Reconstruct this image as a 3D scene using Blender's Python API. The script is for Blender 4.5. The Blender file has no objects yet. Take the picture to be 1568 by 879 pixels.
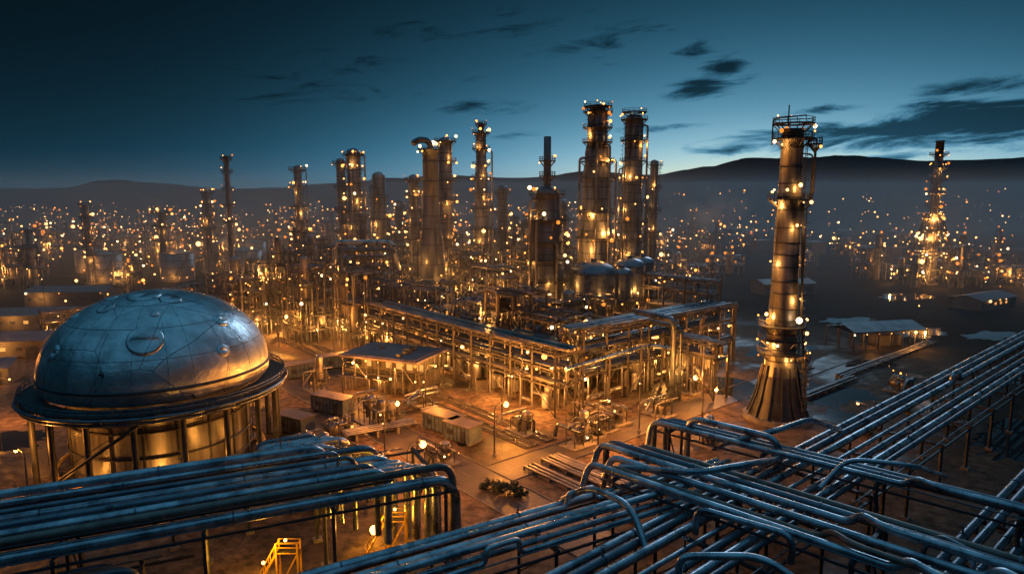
import bpy, math, random
from math import sin, cos, pi, radians, sqrt, atan2, exp
from mathutils import Vector, noise
R = random.Random(7)
sc = bpy.context.scene
sc.view_settings.view_transform = 'Standard'
sc.view_settings.look = 'None'
sc.view_settings.exposure = 0
sc.view_settings.gamma = 1
WARM = (1, .40, .08)

# ------------------------------------------------------------------ materials
M = {}
def N(nt, t, **kw):
    n = nt.nodes.new(t)
    for k, v in kw.items(): setattr(n, k, v)
    return n
def pm(key, base, metal=0.0, rough=0.5, var=0.35, scale=0.6, bump=0.0, streak=False, tint=None, rv=0.15):
    m = bpy.data.materials.new(key); m.use_nodes = True
    nt = m.node_tree; bs = nt.nodes['Principled BSDF']
    bs.inputs['Metallic'].default_value = metal
    tc = N(nt, 'ShaderNodeTexCoord'); mp = N(nt, 'ShaderNodeMapping')
    nt.links.new(tc.outputs['Object'], mp.inputs['Vector'])
    if streak: mp.inputs['Scale'].default_value = (1, 1, 0.12)
    no = N(nt, 'ShaderNodeTexNoise'); no.inputs['Scale'].default_value = scale
    no.inputs['Detail'].default_value = 5; no.inputs['Roughness'].default_value = 0.65
    nt.links.new(mp.outputs[0], no.inputs['Vector'])
    cr = N(nt, 'ShaderNodeValToRGB')
    t = tint or base
    cr.color_ramp.elements[0].position = 0.35; cr.color_ramp.elements[1].position = 0.68
    cr.color_ramp.elements[0].color = tuple(c*(1-var) for c in t)+(1,)
    cr.color_ramp.elements[1].color = tuple(min(1, c*(1+var)) for c in base)+(1,)
    nt.links.new(no.outputs['Fac'], cr.inputs[0]); nt.links.new(cr.outputs[0], bs.inputs['Base Color'])
    mr = N(nt, 'ShaderNodeMapRange'); mr.inputs[1].default_value = .3; mr.inputs[2].default_value = .7
    mr.inputs[3].default_value = max(.05, rough-rv); mr.inputs[4].default_value = min(1, rough+rv)
    nt.links.new(no.outputs['Fac'], mr.inputs[0]); nt.links.new(mr.outputs[0], bs.inputs['Roughness'])
    if bump:
        n2 = N(nt, 'ShaderNodeTexNoise'); n2.inputs['Scale'].default_value = scale*5; n2.inputs['Detail'].default_value = 4
        nt.links.new(tc.outputs['Object'], n2.inputs['Vector'])
        bp = N(nt, 'ShaderNodeBump'); bp.inputs['Strength'].default_value = bump; bp.inputs['Distance'].default_value = 0.2
        nt.links.new(n2.outputs['Fac'], bp.inputs['Height']); nt.links.new(bp.outputs[0], bs.inputs['Normal'])
    M[key] = m; return m
pm('steel_dark', (.06, .066, .078), .4, .5, scale=.8)
pm('steel_frame', (.095, .092, .092), .3, .55, scale=.5)
pm('steel_shell', (.28, .285, .30), .6, .38, var=.5, scale=.5, streak=True, tint=(.12, .115, .115), bump=.15)
pm('stack_shell', (.18, .19, .205), .5, .4, var=.4, scale=.45, streak=True, tint=(.10, .10, .105), bump=.1)
pm('pipe_metal', (.46, .52, .58), .9, .30, var=.35, scale=.35, bump=.12, tint=(.26, .29, .34))
pm('pipe_dark', (.17, .20, .24), .8, .34, var=.3, scale=.4)
pm('pipe_rusty', (.20, .16, .14), .6, .45, var=.4, scale=.5)
pm('pipe_plant', (.26, .25, .25), .6, .38, var=.4, scale=.4)
pm('grating', (.06, .06, .06), .3, .7, scale=1.5)
pm('concrete', (.2, .185, .17), 0, .8, scale=.7, bump=.4)
pm('tank_paint', (.26, .25, .25), .3, .45, var=.3, scale=.3, streak=True)
pm('roof', (.17, .14, .15), .1, .6, scale=.4, bump=.2)
pm('roof_pale', (.30, .33, .36), .2, .5, scale=.4)
pm('wall_dark', (.12, .11, .11), 0, .7, scale=.5)
pm('yellow_paint', (.75, .42, .03), .1, .4, var=.15, scale=1.5)
pm('blue_paint', (.12, .16, .21), .2, .5, scale=.8)
pm('ballast', (.05, .045, .04), 0, .9, scale=3, bump=.6)
pm('kerb', (.16, .15, .14), 0, .8, scale=2)
pm('asphalt', (.075, .060, .050), 0, .55, var=.5, scale=.25, bump=.3)
pm('line_paint', (.2, .18, .16), 0, .6, var=.6, scale=1.2)
pm('foliage', (.045, .06, .025), 0, .7, scale=1)
pm('bark', (.1, .07, .05), 0, .9, scale=2)
pm('hill_soil', (.010, .017, .026), 0, .98, var=.5, scale=.004, rv=.02)
M['hill_soil'].node_tree.nodes['Principled BSDF'].inputs['Specular IOR Level'].default_value = 0
def em(key, col, s):
    m = bpy.data.materials.new(key); m.use_nodes = True; nt = m.node_tree
    bs = nt.nodes['Principled BSDF']; bs.inputs['Base Color'].default_value = (.1, .1, .1, 1)
    bs.inputs['Emission Color'].default_value = col+(1,); bs.inputs['Emission Strength'].default_value = s
    try: m.cycles.emission_sampling = 'NONE'
    except Exception: pass
    M[key] = m
em('bulb', (1, .46, .13), 6)
em('bulb_orange', (1, .34, .06), 4.5)
em('bulb_white', (1, .60, .27), 9)
em('bulb_dim', (1, .28, .03), 1.3)
em('window_glow', (1, .42, .09), .9)

# ------------------------------------------------------------------ builder
class B:
    def __init__(s):
        s.v = []; s.f = []; s.m = []; s.sm = []; s.mk = []; s.L = []
    def mi(s, k):
        if k not in s.mk: s.mk.append(k)
        return s.mk.index(k)
    def quad(s, pts, mat):
        n = len(s.v); s.v += [tuple(p) for p in pts]; s.f.append(tuple(range(n, n+len(pts)))); s.m.append(s.mi(mat)); s.sm.append(False)
    def tube(s, pts, r, mat, seg=8, bend=0, radii=None, cap=True):
        pts = [Vector(p) for p in pts]
        if bend and len(pts) > 2:
            out = [pts[0]]
            for i in range(1, len(pts)-1):
                A, P, C = pts[i-1], pts[i], pts[i+1]
                la, lc = (A-P).length, (C-P).length
                if la < 1e-4 or lc < 1e-4: continue
                d = min(bend, la*.48, lc*.48)
                a = P+(A-P)/la*d; c = P+(C-P)/lc*d
                for k in range(7):
                    t = k/6; out.append(a*(1-t)**2+P*2*t*(1-t)+c*t*t)
            out.append(pts[-1]); pts = out
        n = len(pts)
        if n < 2: return
        T = []
        for i in range(n):
            d = pts[min(i+1, n-1)]-pts[max(i-1, 0)]
            T.append(d.normalized() if d.length > 1e-6 else Vector((0, 0, 1)))
        up = Vector((0, 0, 1)) if abs(T[0].z) < .9 else Vector((1, 0, 0))
        u = T[0].cross(up).normalized()
        b0 = len(s.v); mi = s.mi(mat); sm = seg > 5
        off = pi/4 if seg == 4 else 0
        for i in range(n):
            u = (u-T[i]*u.dot(T[i])).normalized(); w = T[i].cross(u)
            rr = radii[i] if radii else r
            for k in range(seg):
                a = 2*pi*k/seg+off
                s.v.append(tuple(pts[i]+u*(cos(a)*rr)+w*(sin(a)*rr)))
        for i in range(n-1):
            for k in range(seg):
                k2 = (k+1) % seg
                s.f.append((b0+i*seg+k, b0+i*seg+k2, b0+(i+1)*seg+k2, b0+(i+1)*seg+k)); s.m.append(mi); s.sm.append(sm)
        if cap:
            for i in (0, n-1):
                nb = len(s.v)
                s.v += s.v[b0+i*seg:b0+i*seg+seg]
                fc = tuple(range(nb, nb+seg))
                s.f.append(fc if i else fc[::-1]); s.m.append(mi); s.sm.append(False)
    def beam(s, p0, p1, w, mat='steel_frame'):
        s.tube([p0, p1], w*.7, mat, 4)
    def rev(s, x, y, prof, mat, seg=24, closed=False, smooth=True):
        b0 = len(s.v); mi = s.mi(mat); n = len(prof)
        for r, z in prof:
            for k in range(seg):
                a = 2*pi*k/seg; s.v.append((x+r*cos(a), y+r*sin(a), z))
        for i in range(n if closed else n-1):
            j = (i+1) % n
            for k in range(seg):
                k2 = (k+1) % seg
                s.f.append((b0+i*seg+k, b0+i*seg+k2, b0+j*seg+k2, b0+j*seg+k)); s.m.append(mi); s.sm.append(smooth)
    def box(s, c, sz, mat, ang=0):
        ca, sa = cos(ang), sin(ang); q = []
        for dz in (0, 1):
            for dx, dy in ((-1, -1), (1, -1), (1, 1), (-1, 1)):
                X = dx*sz[0]/2; Y = dy*sz[1]/2
                q.append((c[0]+X*ca-Y*sa, c[1]+X*sa+Y*ca, c[2]+dz*sz[2]))
        n = len(s.v); s.v += q; mi = s.mi(mat)
        for f in ((3, 2, 1, 0), (4, 5, 6, 7), (0, 1, 5, 4), (1, 2, 6, 5), (2, 3, 7, 6), (3, 0, 4, 7)):
            s.f.append(tuple(n+i for i in f)); s.m.append(mi); s.sm.append(False)
    def bulb(s, x, y, z, r=.3, mat=None):
        mat = mat or R.choice(['bulb', 'bulb', 'bulb_orange', 'bulb_orange', 'bulb_dim', 'bulb_dim', 'bulb_white'])
        r *= .5+1.3*R.random()**3
        s.rev(x, y, [(.02*r, z-r), (.7*r, z-.7*r), (r, z), (.7*r, z+.7*r), (.02*r, z+r)], mat, 8)
    def light(s, x, y, z, p, col=WARM, rad=.35): s.L.append((x, y, z, p, col, rad))
    def vessel(s, p0, p1, r, mat, seg=14):
        p0 = Vector(p0); p1 = Vector(p1); d = (p1-p0).normalized()
        pts = []; rad = []
        for k in range(6):
            t = k/5*pi/2; pts.append(p0+d*(r*.55*(1-cos(t)))); rad.append(max(.02, r*sin(t)))
        for k in range(5, -1, -1):
            t = k/5*pi/2; pts.append(p1-d*(r*.55*(1-cos(t)))); rad.append(max(.02, r*sin(t)))
        s.tube(pts, r, mat, seg, radii=rad)
    def obj(s, name, o=(0, 0, 0)):
        me = bpy.data.meshes.new(name)
        me.from_pydata([(a-o[0], b-o[1], c-o[2]) for a, b, c in s.v], [], s.f)
        me.polygons.foreach_set('material_index', s.m); me.polygons.foreach_set('use_smooth', s.sm)
        for k in s.mk: me.materials.append(M[k])
        me.update()
        ob = bpy.data.objects.new(name, me); ob.location = o; sc.collection.objects.link(ob)
        for i, (x, y, z, p, col, rad) in enumerate(s.L): addlight(ob, (x-o[0], y-o[1], z-o[2]), p, col, rad)
        return ob
NL = [0]
def addlight(par, loc, p, col, rad):
    l = bpy.data.lights.new('lamp_light', 'POINT'); l.energy = p; l.color = col; l.shadow_soft_size = rad
    lo = bpy.data.objects.new('lamp_light', l); sc.collection.objects.link(lo); lo.parent = par; lo.location = loc; NL[0] += 1

PHI = radians(40); O = (8.6, 132.0)
def W(a, b, z=0): return (O[0]+a*cos(PHI)-b*sin(PHI), O[1]+a*sin(PHI)+b*cos(PHI), z)

# ------------------------------------------------------------------ columns
def platform(b, x, y, z, ri, ro, nb=5, rail=True, br=.3):
    b.rev(x, y, [(ri, z), (ro, z), (ro, z+.25), (ri, z+.25)], 'grating', 20, closed=True, smooth=False)
    if rail:
        for dz in (.7, 1.25):
            b.tube([(x+ro*cos(2*pi*k/20), y+ro*sin(2*pi*k/20), z+dz) for k in range(21)], .07, 'steel_frame', 4, cap=False)
        for k in range(14):
            a = 2*pi*k/14; b.tube([(x+ro*cos(a), y+ro*sin(a), z), (x+ro*cos(a), y+ro*sin(a), z+1.25)], .07, 'steel_frame', 4, cap=False)
    for k in range(8):
        a = 2*pi*k/8+.2; b.tube([(x+ri*cos(a), y+ri*sin(a), z-1.4), (x+ro*cos(a), y+ro*sin(a), z)], .12, 'steel_frame', 4, cap=False)
    o = R.random()*6
    for k in range(nb):
        if R.random() < .3: continue
        a = o+2*pi*k/nb+R.uniform(-.6, .6); b.bulb(x+(ro+.1)*cos(a), y+(ro+.1)*sin(a), z+R.choice([1.5, 1.9, -.4]), br*R.uniform(1.0, 1.5))

def rad_at(prof, z):
    for (r0, z0), (r1, z1) in zip(prof, prof[1:]):
        if z0 <= z <= z1 and z1 > z0: return r0+(r1-r0)*(z-z0)/(z1-z0)
    return prof[-1][0]
def column(name, x, y, prof, plats, nb=5, mat='steel_shell', P=700, npipe=2, dome=True, nl=4, pw=1.5, br=.32, ladder=True, rings=3.2):
    b = B(); seg = 28 if prof[0][0] > 2 else 16
    pr = list(prof); r, z = pr[-1]
    if dome: pr = pr+[(r*cos(t), z+r*.7*sin(t)) for t in (.4, .8, 1.2, 1.5)]
    else: pr = pr+[(r*1.08, z), (r*1.08, z+.6), (r*.85, z+.6), (r*.85, z-2), (0.01, z-2)]
    b.rev(x, y, pr, mat, seg)
    zt = prof[-1][1]; zz = prof[0][1]+rings
    while zz < zt-.5:
        rr = rad_at(prof, zz); b.rev(x, y, [(rr, zz-.12), (rr+.12, zz-.12), (rr+.12, zz+.12), (rr, zz+.12)], 'steel_dark', seg, smooth=False); zz += rings*R.uniform(.8, 1.3)
    b.rev(x, y, [(prof[0][0]+1.2, 0), (prof[0][0]+1.2, .9), (prof[0][0]*.9, .9)], 'concrete', seg, smooth=False)
    for zp in plats:
        rr = rad_at(prof, zp); platform(b, x, y, zp, rr, rr+pw, nb, br=br)
    ca = atan2(-y, -x)
    for k in range(npipe):
        a = ca+R.uniform(-1.4, 1.4)+(k % 2)*.3; rr = max(p[0] for p in prof)+.7+.3*k; q = R.uniform(.22, .42)
        zt2 = zt*R.uniform(.55, 1.0)
        ri = rad_at(prof, zt2)
        pts = [(x+ri*cos(a)*.9, y+ri*sin(a)*.9, zt2), (x+rr*cos(a), y+rr*sin(a), zt2), (x+rr*cos(a), y+rr*sin(a), .5)]
        b.tube(pts, q, 'pipe_plant', 8, bend=1.2)
    if ladder:
        a = ca+R.choice([-.9, .9, .5, -.5]); zs = [1]+list(plats)
        for z0, z1 in zip(zs, zs[1:]):
            rr = max(rad_at(prof, z0), rad_at(prof, z1))+.5
            c1 = Vector((x+rr*cos(a), y+rr*sin(a), 0)); tn = Vector((-sin(a), cos(a), 0))*.4
            for sg in (-1, 1):
                p = c1+tn*sg; b.tube([(p.x, p.y, z0), (p.x, p.y, z1+1.2)], .07, 'steel_frame', 4, cap=False)
            zz = z0
            while zz < z1:
                p = c1-tn; q = c1+tn; b.tube([(p.x, p.y, zz), (q.x, q.y, zz)], .05, 'steel_frame', 4, cap=False); zz += .6
            zz = z0+2.4
            while zz < z1:
                b.tube([(c1.x+.8*cos(a+g), c1.y+.8*sin(a+g), zz) for g in (-1.6, -.8, 0, .8, 1.6)], .06, 'steel_frame', 4, cap=False); zz += 1.5
            a += R.choice([-.5, .5])
    zs = sorted(plats); step = max(1, len(zs)/max(1, nl))
    pick = [zs[min(len(zs)-1, int(i*step))] for i in range(min(nl, len(zs)))]
    for zp in pick:
        rr = rad_at(prof, zp); a = ca+R.uniform(-1.2, 1.2)
        b.light(x+(rr+1.7)*cos(a), y+(rr+1.7)*sin(a), zp+R.uniform(-2.5, 2.2), P*R.uniform(.5, 1.2)*max(1, rr/2.5))
    return b

def lin(z0, z1, n): return [z0+(z1-z0)*i/(n-1) for i in range(n)]

# tall chimney column in the right foreground
cx, cy = 53.2, 132
prof = [(5.4, .9), (4.3, 4), (3.3, 9), (2.8, 13), (2.65, 24), (2.45, 28), (2.2, 44), (2.1, 46), (2.0, 56)]
b = column('c', cx, cy, prof, [13.4, 16, 18.7, 43.3, 54.6], nb=8, mat='steel_shell', P=900, npipe=0, dome=False, nl=0, pw=1.7, br=.26, rings=2.8)
b.L.clear()
ca = atan2(-cy, -cx)
for z, da, p in ((20.7, -.9, 1300), (24, .9, 700), (31, -.9, 800), (38, .5, 500), (42.2, -.8, 1100), (45.5, .6, 700), (53, -.6, 600), (15.2, -.7, 1000), (12.2, .5, 600)):
    rr = rad_at(prof, z)+1.4; b.light(cx+rr*cos(ca+da), cy+rr*sin(ca+da), z, p)
    b.bulb(cx+(rr-.3)*cos(ca+da), cy+(rr-.3)*sin(ca+da), z+.6, .28, 'bulb')
platform(b, cx, cy, 57.4, 2.2, 3.7, 7, br=.3)
b.tube([(cx-1, cy, 57), (cx-1, cy, 61)], .12, 'steel_dark', 6)
b.tube([(cx-3.9, cy, 53.5), (cx-3.9, cy, 58.5), (cx+1, cy-3.3, 58.8)], .13, 'steel_dark', 6, bend=1)
for sg in (0, .5, 1.):
    a = ca+1.7+sg*.35; rr = 4.2
    b.tube([(cx+2.0*cos(a), cy+2.0*sin(a), 55-sg*3), (cx+rr*cos(a), cy+rr*sin(a), 55-sg*3), (cx+rr*cos(a), cy+rr*sin(a), 44-sg*2), (cx+(2.2)*cos(a), cy+2.2*sin(a), 43-sg*2)], .15, 'steel_frame', 6, bend=1)
platform(b, cx+3.9, cy-1, 53.6, .1, 1.2, 3, br=.28)
b.tube([(cx+2.2, cy-1, 43), (cx+3.3, cy-1.2, 20), (cx+5.2, cy-1.5, .5)], .24, 'steel_dark', 8)
b.tube([(cx+2.0, cy-2, 43), (cx+2.8, cy-2.3, 20), (cx+4.4, cy-2.8, .5)], .13, 'steel_dark', 8)
for k in range(14):
    a = 2*pi*k/14; b.tube([(cx+6.1*cos(a), cy+6.1*sin(a), 0), (cx+4.4*cos(a), cy+4.4*sin(a), 5), (cx+3.2*cos(a), cy+3.2*sin(a), 11)], .2, 'steel_dark', 4)
b.rev(cx, cy, [(5.55, .9), (4.45, 4.0), (3.45, 9)], 'steel_dark', 28)
b.box((cx+5.2*cos(ca), cy+5.2*sin(ca), .9), (.5, 2, 2.6), 'steel_dark', ca)
b.obj('tall_chimney_stack', (cx, cy, 0))

b = column('', 27, 220, [(5.4, .9), (5.3, 32), (4.7, 34), (4.6, 50), (4.0, 53), (3.9, 57), (3.2, 60), (3.1, 69)], [30, 38, 49, 54, 60, 64.5, 69.3], nb=7, P=1200, npipe=4, nl=4)
platform(b, 27, 220, 71, 2.4, 4.4, 8); b.rev(27, 220, [(2.4, 69), (2.4, 71.6), (.1, 72)], 'steel_shell', 16); b.light(22, 211, 27, 3000); b.obj('distillation_column', (27, 220, 0))
b = column('', 42, 240, [(3.6, .9), (3.6, 40), (3.2, 43), (3.1, 69)], [22, 28, 34, 41, 48, 55, 62, 69], nb=7, P=1100, npipe=5, nl=5)
platform(b, 42, 240, 71.5, 2, 4.2, 8)
b.obj('distillation_column', (42, 240, 0))
column('', 51, 248, [(1.5, .9), (1.5, 55)], [30, 38, 46, 54], nb=5, P=700, npipe=2, nl=2).obj('distillation_column', (51, 248, 0))
b = column('', -26.6, 226, [(4.9, .9), (4.4, 20), (4.2, 26), (3.3, 32), (2.7, 40), (2.5, 58)], [58], nb=9, mat='stack_shell', P=600, npipe=0, dome=False, nl=1, rings=5, ladder=False)
b.tube([(-26.6, 226, 56), (-26.6, 226, 61), (-30, 225, 61.5), (-32, 224, 60)], 1.0, 'stack_shell', 12, bend=2.5)
b.light(-31, 218, 22, 1300)
b.obj('flared_chimney_stack', (-26.6, 226, 0))
column('', -23.5, 244, [(2.4, .9), (2.4, 62)], lin(28, 62, 6), nb=7, P=800, npipe=2, nl=3).obj('distillation_column', (-23.5, 244, 0))
b = column('', -12, 270, [(3.4, .9), (3.3, 30), (2.6, 34), (2.4, 52), (2.0, 55), (1.9, 67)], [24, 30, 38, 44, 50, 55, 61, 67], nb=7, P=1100, npipe=3, nl=5)
b.rev(-12, 270, [(1.2, 67), (1.1, 71), (.1, 71.3)], 'steel_shell', 12); platform(b, -12, 270, 70.3, 1.1, 2.2, 5); b.obj('distillation_column', (-12, 270, 0))
b = column('', 9.7, 190, [(4.9, .9), (4.9, 25), (4.5, 26), (4.4, 37), (3.6, 38), (3.5, 44)], [20, 26, 31, 37, 44], nb=7, mat='stack_shell', P=450, npipe=4, nl=3)
b.rev(9.7, 190, [(1.1, 44), (1, 59.6), (.8, 59.7), (.8, 58)], 'stack_shell', 12)
for z in (49, 53): platform(b, 9.7, 190, z, 1, 2.2, 4)
b.obj('distillation_column', (9.7, 190, 0))
column('', -64, 280, [(3, .9), (2.9, 60)], lin(26, 59, 7), nb=7, P=900, npipe=4, nl=4, pw=1.4).obj('distillation_column', (-64, 280, 0))
column('', -70.2, 284, [(2.0, .9), (1.9, 57)], lin(28, 56, 4), nb=3, P=500, npipe=2, nl=1).obj('distillation_column', (-70, 284, 0))
column('', -93, 300, [(2.6, .9), (2.5, 30), (1.7, 33), (1.6, 55)], [22, 27, 32, 38, 47, 54], nb=9, P=900, npipe=3, nl=4, pw=2.2).obj('distillation_column', (-93, 300, 0))
column('', -136, 330, [(1.3, .9), (1.2, 61)], [30, 38, 46, 54, 60], nb=3, P=400, npipe=2, nl=1, dome=False).obj('vent_stack', (-136, 330, 0))
column('', -56, 290, [(2.9, .9), (2.8, 51)], [25, 33, 42], nb=5, P=700, npipe=2, nl=2).obj('distillation_column', (-56, 290, 0))
column('', -38.5, 270, [(2.2, .9), (2.0, 50)], [26, 32, 37, 43, 49], nb=7, P=800, npipe=3, nl=3).obj('distillation_column', (-38.5, 270, 0))
column('', -4, 284, [(2.2, .9), (2.1, 46)], [28, 36, 44], nb=2, mat='stack_shell', P=200, npipe=2, nl=1).obj('distillation_column', (-4, 284, 0))
column('', 22, 300, [(2.2, .9), (2.1, 40)], [25, 32, 38], nb=4, P=500, npipe=2, nl=1).obj('distillation_column', (22, 300, 0))
column('', -155, 350, [(2, .9), (1.8, 44)], lin(20, 44, 5), nb=7, P=800, npipe=2, nl=2).obj('distillation_column', (-155, 350, 0))
column('', -205, 330, [(1.6, .9), (1.5, 38)], lin(14, 38, 5), nb=7, P=700, npipe=2, nl=2).obj('distillation_column', (-205, 330, 0))
column('', -176, 345, [(1.9, .9), (1.7, 34)], lin(20, 34, 3), nb=9, P=700, npipe=2, nl=2, pw=3.5).obj('distillation_column', (-176, 345, 0))
for i in range(24):
    bb = R.uniform(80, 230); aa = R.uniform(5, 130)
    x, y, _ = W(aa, bb)
    if y < 215 or abs(x+26) < 6 or abs(x-27) < 8 or abs(x-42) < 6: continue
    h = R.uniform(24, 40); r = R.uniform(1.0, 2.3)
    column('', x, y, [(r, .9), (r*.92, h)], lin(h*.45, h*.97, R.choice([3, 4, 5])), nb=4, P=700, npipe=2, nl=R.choice([0, 1, 1]), mat=R.choice(['steel_shell', 'stack_shell'])).obj('distillation_column', (x, y, 0))

b = column('', 203, 330, [(3, .9), (2.8, 30), (2.0, 34), (1.8, 68)], [14, 20, 26, 32, 38, 44, 50, 56, 62], nb=8, P=1500, npipe=3, nl=5, pw=2.2, dome=False, br=.42)
for lv, (z0, z1, w) in enumerate(((0, 8, 17), (8, 16, 12.5), (16, 25, 9), (25, 34, 6))):
    w2 = (12.5, 9, 6, 3.5)[lv]
    for k in range(8):
        a = 2*pi*k/8; a2 = 2*pi*(k+1)/8
        p = (203+w*cos(a), 330+w*sin(a), z0); q = (203+w2*cos(a), 330+w2*sin(a), z1); q2 = (203+w2*cos(a2), 330+w2*sin(a2), z1)
        b.beam(p, q, .45); b.beam(p, q2, .25); b.beam(q, q2, .4)
        for _ in range(3): b.bulb(q[0]+R.uniform(-2, 2), q[1]-1, q[2]+R.uniform(-4, 1), .5)
    b.rev(203, 330, [(w2-2, z1), (w2+.8, z1), (w2+.8, z1+.3), (w2-2, z1+.3)], 'grating', 16, closed=True, smooth=False)
    b.light(203-w*.4, 330-w*.8, z1-2, 4500)
b.obj('flare_tower', (203, 330, 0))

# ------------------------------------------------------------------ steel process structures
def unit(seed, nx, ny, bay, levels, h, npipes=18, nves=2, nbulb=14, nlight=1, P=900, br=.27, rail=True, thick=.32):
    r = random.Random(seed); b = B()
    ox, oy = -nx*bay/2, -ny*bay/2
    def p(i, j, z): return (ox+i*bay, oy+j*bay, z)
    H = [[levels if r.random() < .7 else max(1, levels-1-int(r.random()*2)) for j in range(ny)] for i in range(nx)]
    def hn(i, j):
        return max(H[ii][jj] for ii in (i-1, i) for jj in (j-1, j) if 0 <= ii < nx and 0 <= jj < ny)
    for i in range(nx+1):
        for j in range(ny+1):
            b.beam(p(i, j, 0), p(i, j, hn(i, j)*h+(.0 if r.random() < .7 else h*.5)), thick, 'steel_frame')
    for i in range(nx):
        for j in range(ny):
            for l in range(1, H[i][j]+1):
                z = l*h
                for (A, C) in (((i, j), (i+1, j)), ((i, j), (i, j+1)), ((i+1, j), (i+1, j+1)), ((i, j+1), (i+1, j+1))):
                    if r.random() < .8: b.beam(p(*A, z), p(*C, z), thick*.9, 'steel_frame')
                if r.random() < .55:
                    c = p(i+.5, j+.5, z+.22); b.box(c, (bay*.98, bay*.98, .08), 'grating')
                    if rail:
                        for (A, C) in (((i, j), (i+1, j)), ((i, j), (i, j+1))):
                            for dz in (.75, 1.3): b.tube([p(*A, z+dz), p(*C, z+dz)], .06, 'steel_frame', 4, cap=False)
                            for t in (.25, .5, .75):
                                q = Vector(p(*A, z)).lerp(Vector(p(*C, z)), t); b.tube([q, q+Vector((0, 0, 1.3))], .06, 'steel_frame', 4, cap=False)
                if r.random() < .3: b.beam(p(i, j, z-h), p(i+1, j, z), .18, 'steel_frame')
                if r.random() < .3: b.beam(p(i, j+1, z-h), p(i, j, z), .18, 'steel_frame')
                if r.random() < .22:
                    for dy in (0, .9): b.beam((ox+i*bay, oy+j*bay-1+dy, z-h), (ox+(i+1)*bay, oy+j*bay-1+dy, z), .14, 'steel_frame')
                    for k in range(8): t = k/8; b.box((ox+(i+t)*bay, oy+j*bay-.5, z-h+t*h), (.3, .9, .06), 'grating')
    for k in range(nves):
        i = r.randrange(nx); j = r.randrange(ny); c = p(i+.5, j+.5, 0); l = r.randrange(0, max(1, H[i][j]))
        m = r.choice(['pipe_plant', 'steel_shell', 'tank_paint'])
        if r.random() < .5:
            rr = r.uniform(.9, min(2.2, bay*.38)); b.vessel((c[0], c[1], l*h+.6), (c[0], c[1], l*h+.6+r.uniform(1.2, 2.4)*h), rr, m)
        else:
            rr = r.uniform(.7, 1.4); z = l*h+.6+rr
            if r.random() < .5: b.vessel((c[0]-bay*.55, c[1], z), (c[0]+bay*.55, c[1], z), rr, m)
            else: b.vessel((c[0], c[1]-bay*.55, z), (c[0], c[1]+bay*.55, z), rr, m)
    for k in range(npipes):
        x0 = ox+r.uniform(-.1, nx+.1)*bay; y0 = oy+r.uniform(-.1, ny+.1)*bay; x1 = ox+r.uniform(-.15, nx+.15)*bay; y1 = oy+r.uniform(-.15, ny+.15)*bay
        z0 = r.uniform(0, levels)*h+.5; z1 = r.randint(1, levels)*h+r.uniform(.3, 1.6); rr = r.choice([.12, .16, .2, .28, .38])
        q = r.random()
        if q < .35: pts = [(x0, y0, z0), (x0, y0, z1), (x1, y0, z1), (x1, y1, z1)]
        elif q < .7: pts = [(x0, y0, 0), (x0, y0, z1), (x0, y1, z1), (x0, y1, z0)]
        else: pts = [(x0, oy-r.uniform(0, 3), z1), (x0, oy+ny*bay+r.uniform(0, 3), z1), (x0, oy+ny*bay+3, z0)]
        b.tube(pts, rr, r.choice(['pipe_plant', 'pipe_plant', 'pipe_dark', 'steel_shell']), 7, bend=rr*3)
    for k in range(nbulb):
        i = r.randint(0, nx); j = r.choice([0, 0, r.randint(0, ny)]); q = p(i, j, r.randint(1, levels)*h-r.choice([.6, .5, -1.5]))
        b.bulb(q[0]+r.uniform(-.8, .8), q[1]+r.uniform(-1, .2), q[2]+r.uniform(-.5, .5), br*r.uniform(.6, 1.2))
    for k in range(nlight):
        b.light(ox+r.uniform(0, nx)*bay, oy+r.choice([-.3, -.15, .4, 1.3])*bay, h*r.uniform(.5, levels*.95), P*r.uniform(.6, 1.4))
    return b
def inst(b, name, x, y, ang, z=0):
    ob = b.obj(name); ob.location = (x, y, z); ob.rotation_euler = (0, 0, ang); return ob

res = [(27, 220, 9), (42, 240, 7), (-26.6, 226, 8), (9.7, 190, 8), (-23.5, 244, 5), (22, 189, 11), (51, 248, 5), (-12, 270, 6), (36, 199, 8)]
sd = 100
for ia in range(8):
    for ib in range(13):
        a = 13+ia*12.5; bb = 15+ib*12.5
        if a > 62 and bb < 25: continue
        if a > 75 and bb < 50: continue
        x, y, _ = W(a, bb)
        if any((x-q[0])**2+(y-q[1])**2 < q[2]**2*.7 for q in res): continue
        if R.random() < .07: continue
        sd += 1
        near = y < 215
        lv = R.choice([3, 4, 4, 5]) if near else R.choice([3, 4, 5, 6])
        if bb < 20: lv = R.choice([3, 3, 4])
        dk = R.random() < .2
        u = unit(sd, 2, 2, 5.2, lv, 4.2, npipes=34 if near else 14, nves=3, nbulb=5 if dk else (16 if near else 14), nlight=0 if dk else 1, P=3000 if near else 3800, br=.27 if near else .36)
        inst(u, 'process_unit', x, y, PHI)
for a, bb, lv in ((-8, 98, 5), (-8, 112, 6), (-20, 120, 4), (-9, 128, 5), (0, 84, 5), (-20, 137, 4), (-32, 140, 3)):
    x, y, _ = W(a, bb); sd += 1
    inst(unit(sd, 2, 2, 5, lv, 4.3, npipes=34, nves=3, nbulb=20, nlight=1, P=3200, br=.3), 'process_unit', x, y, PHI)

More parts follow.
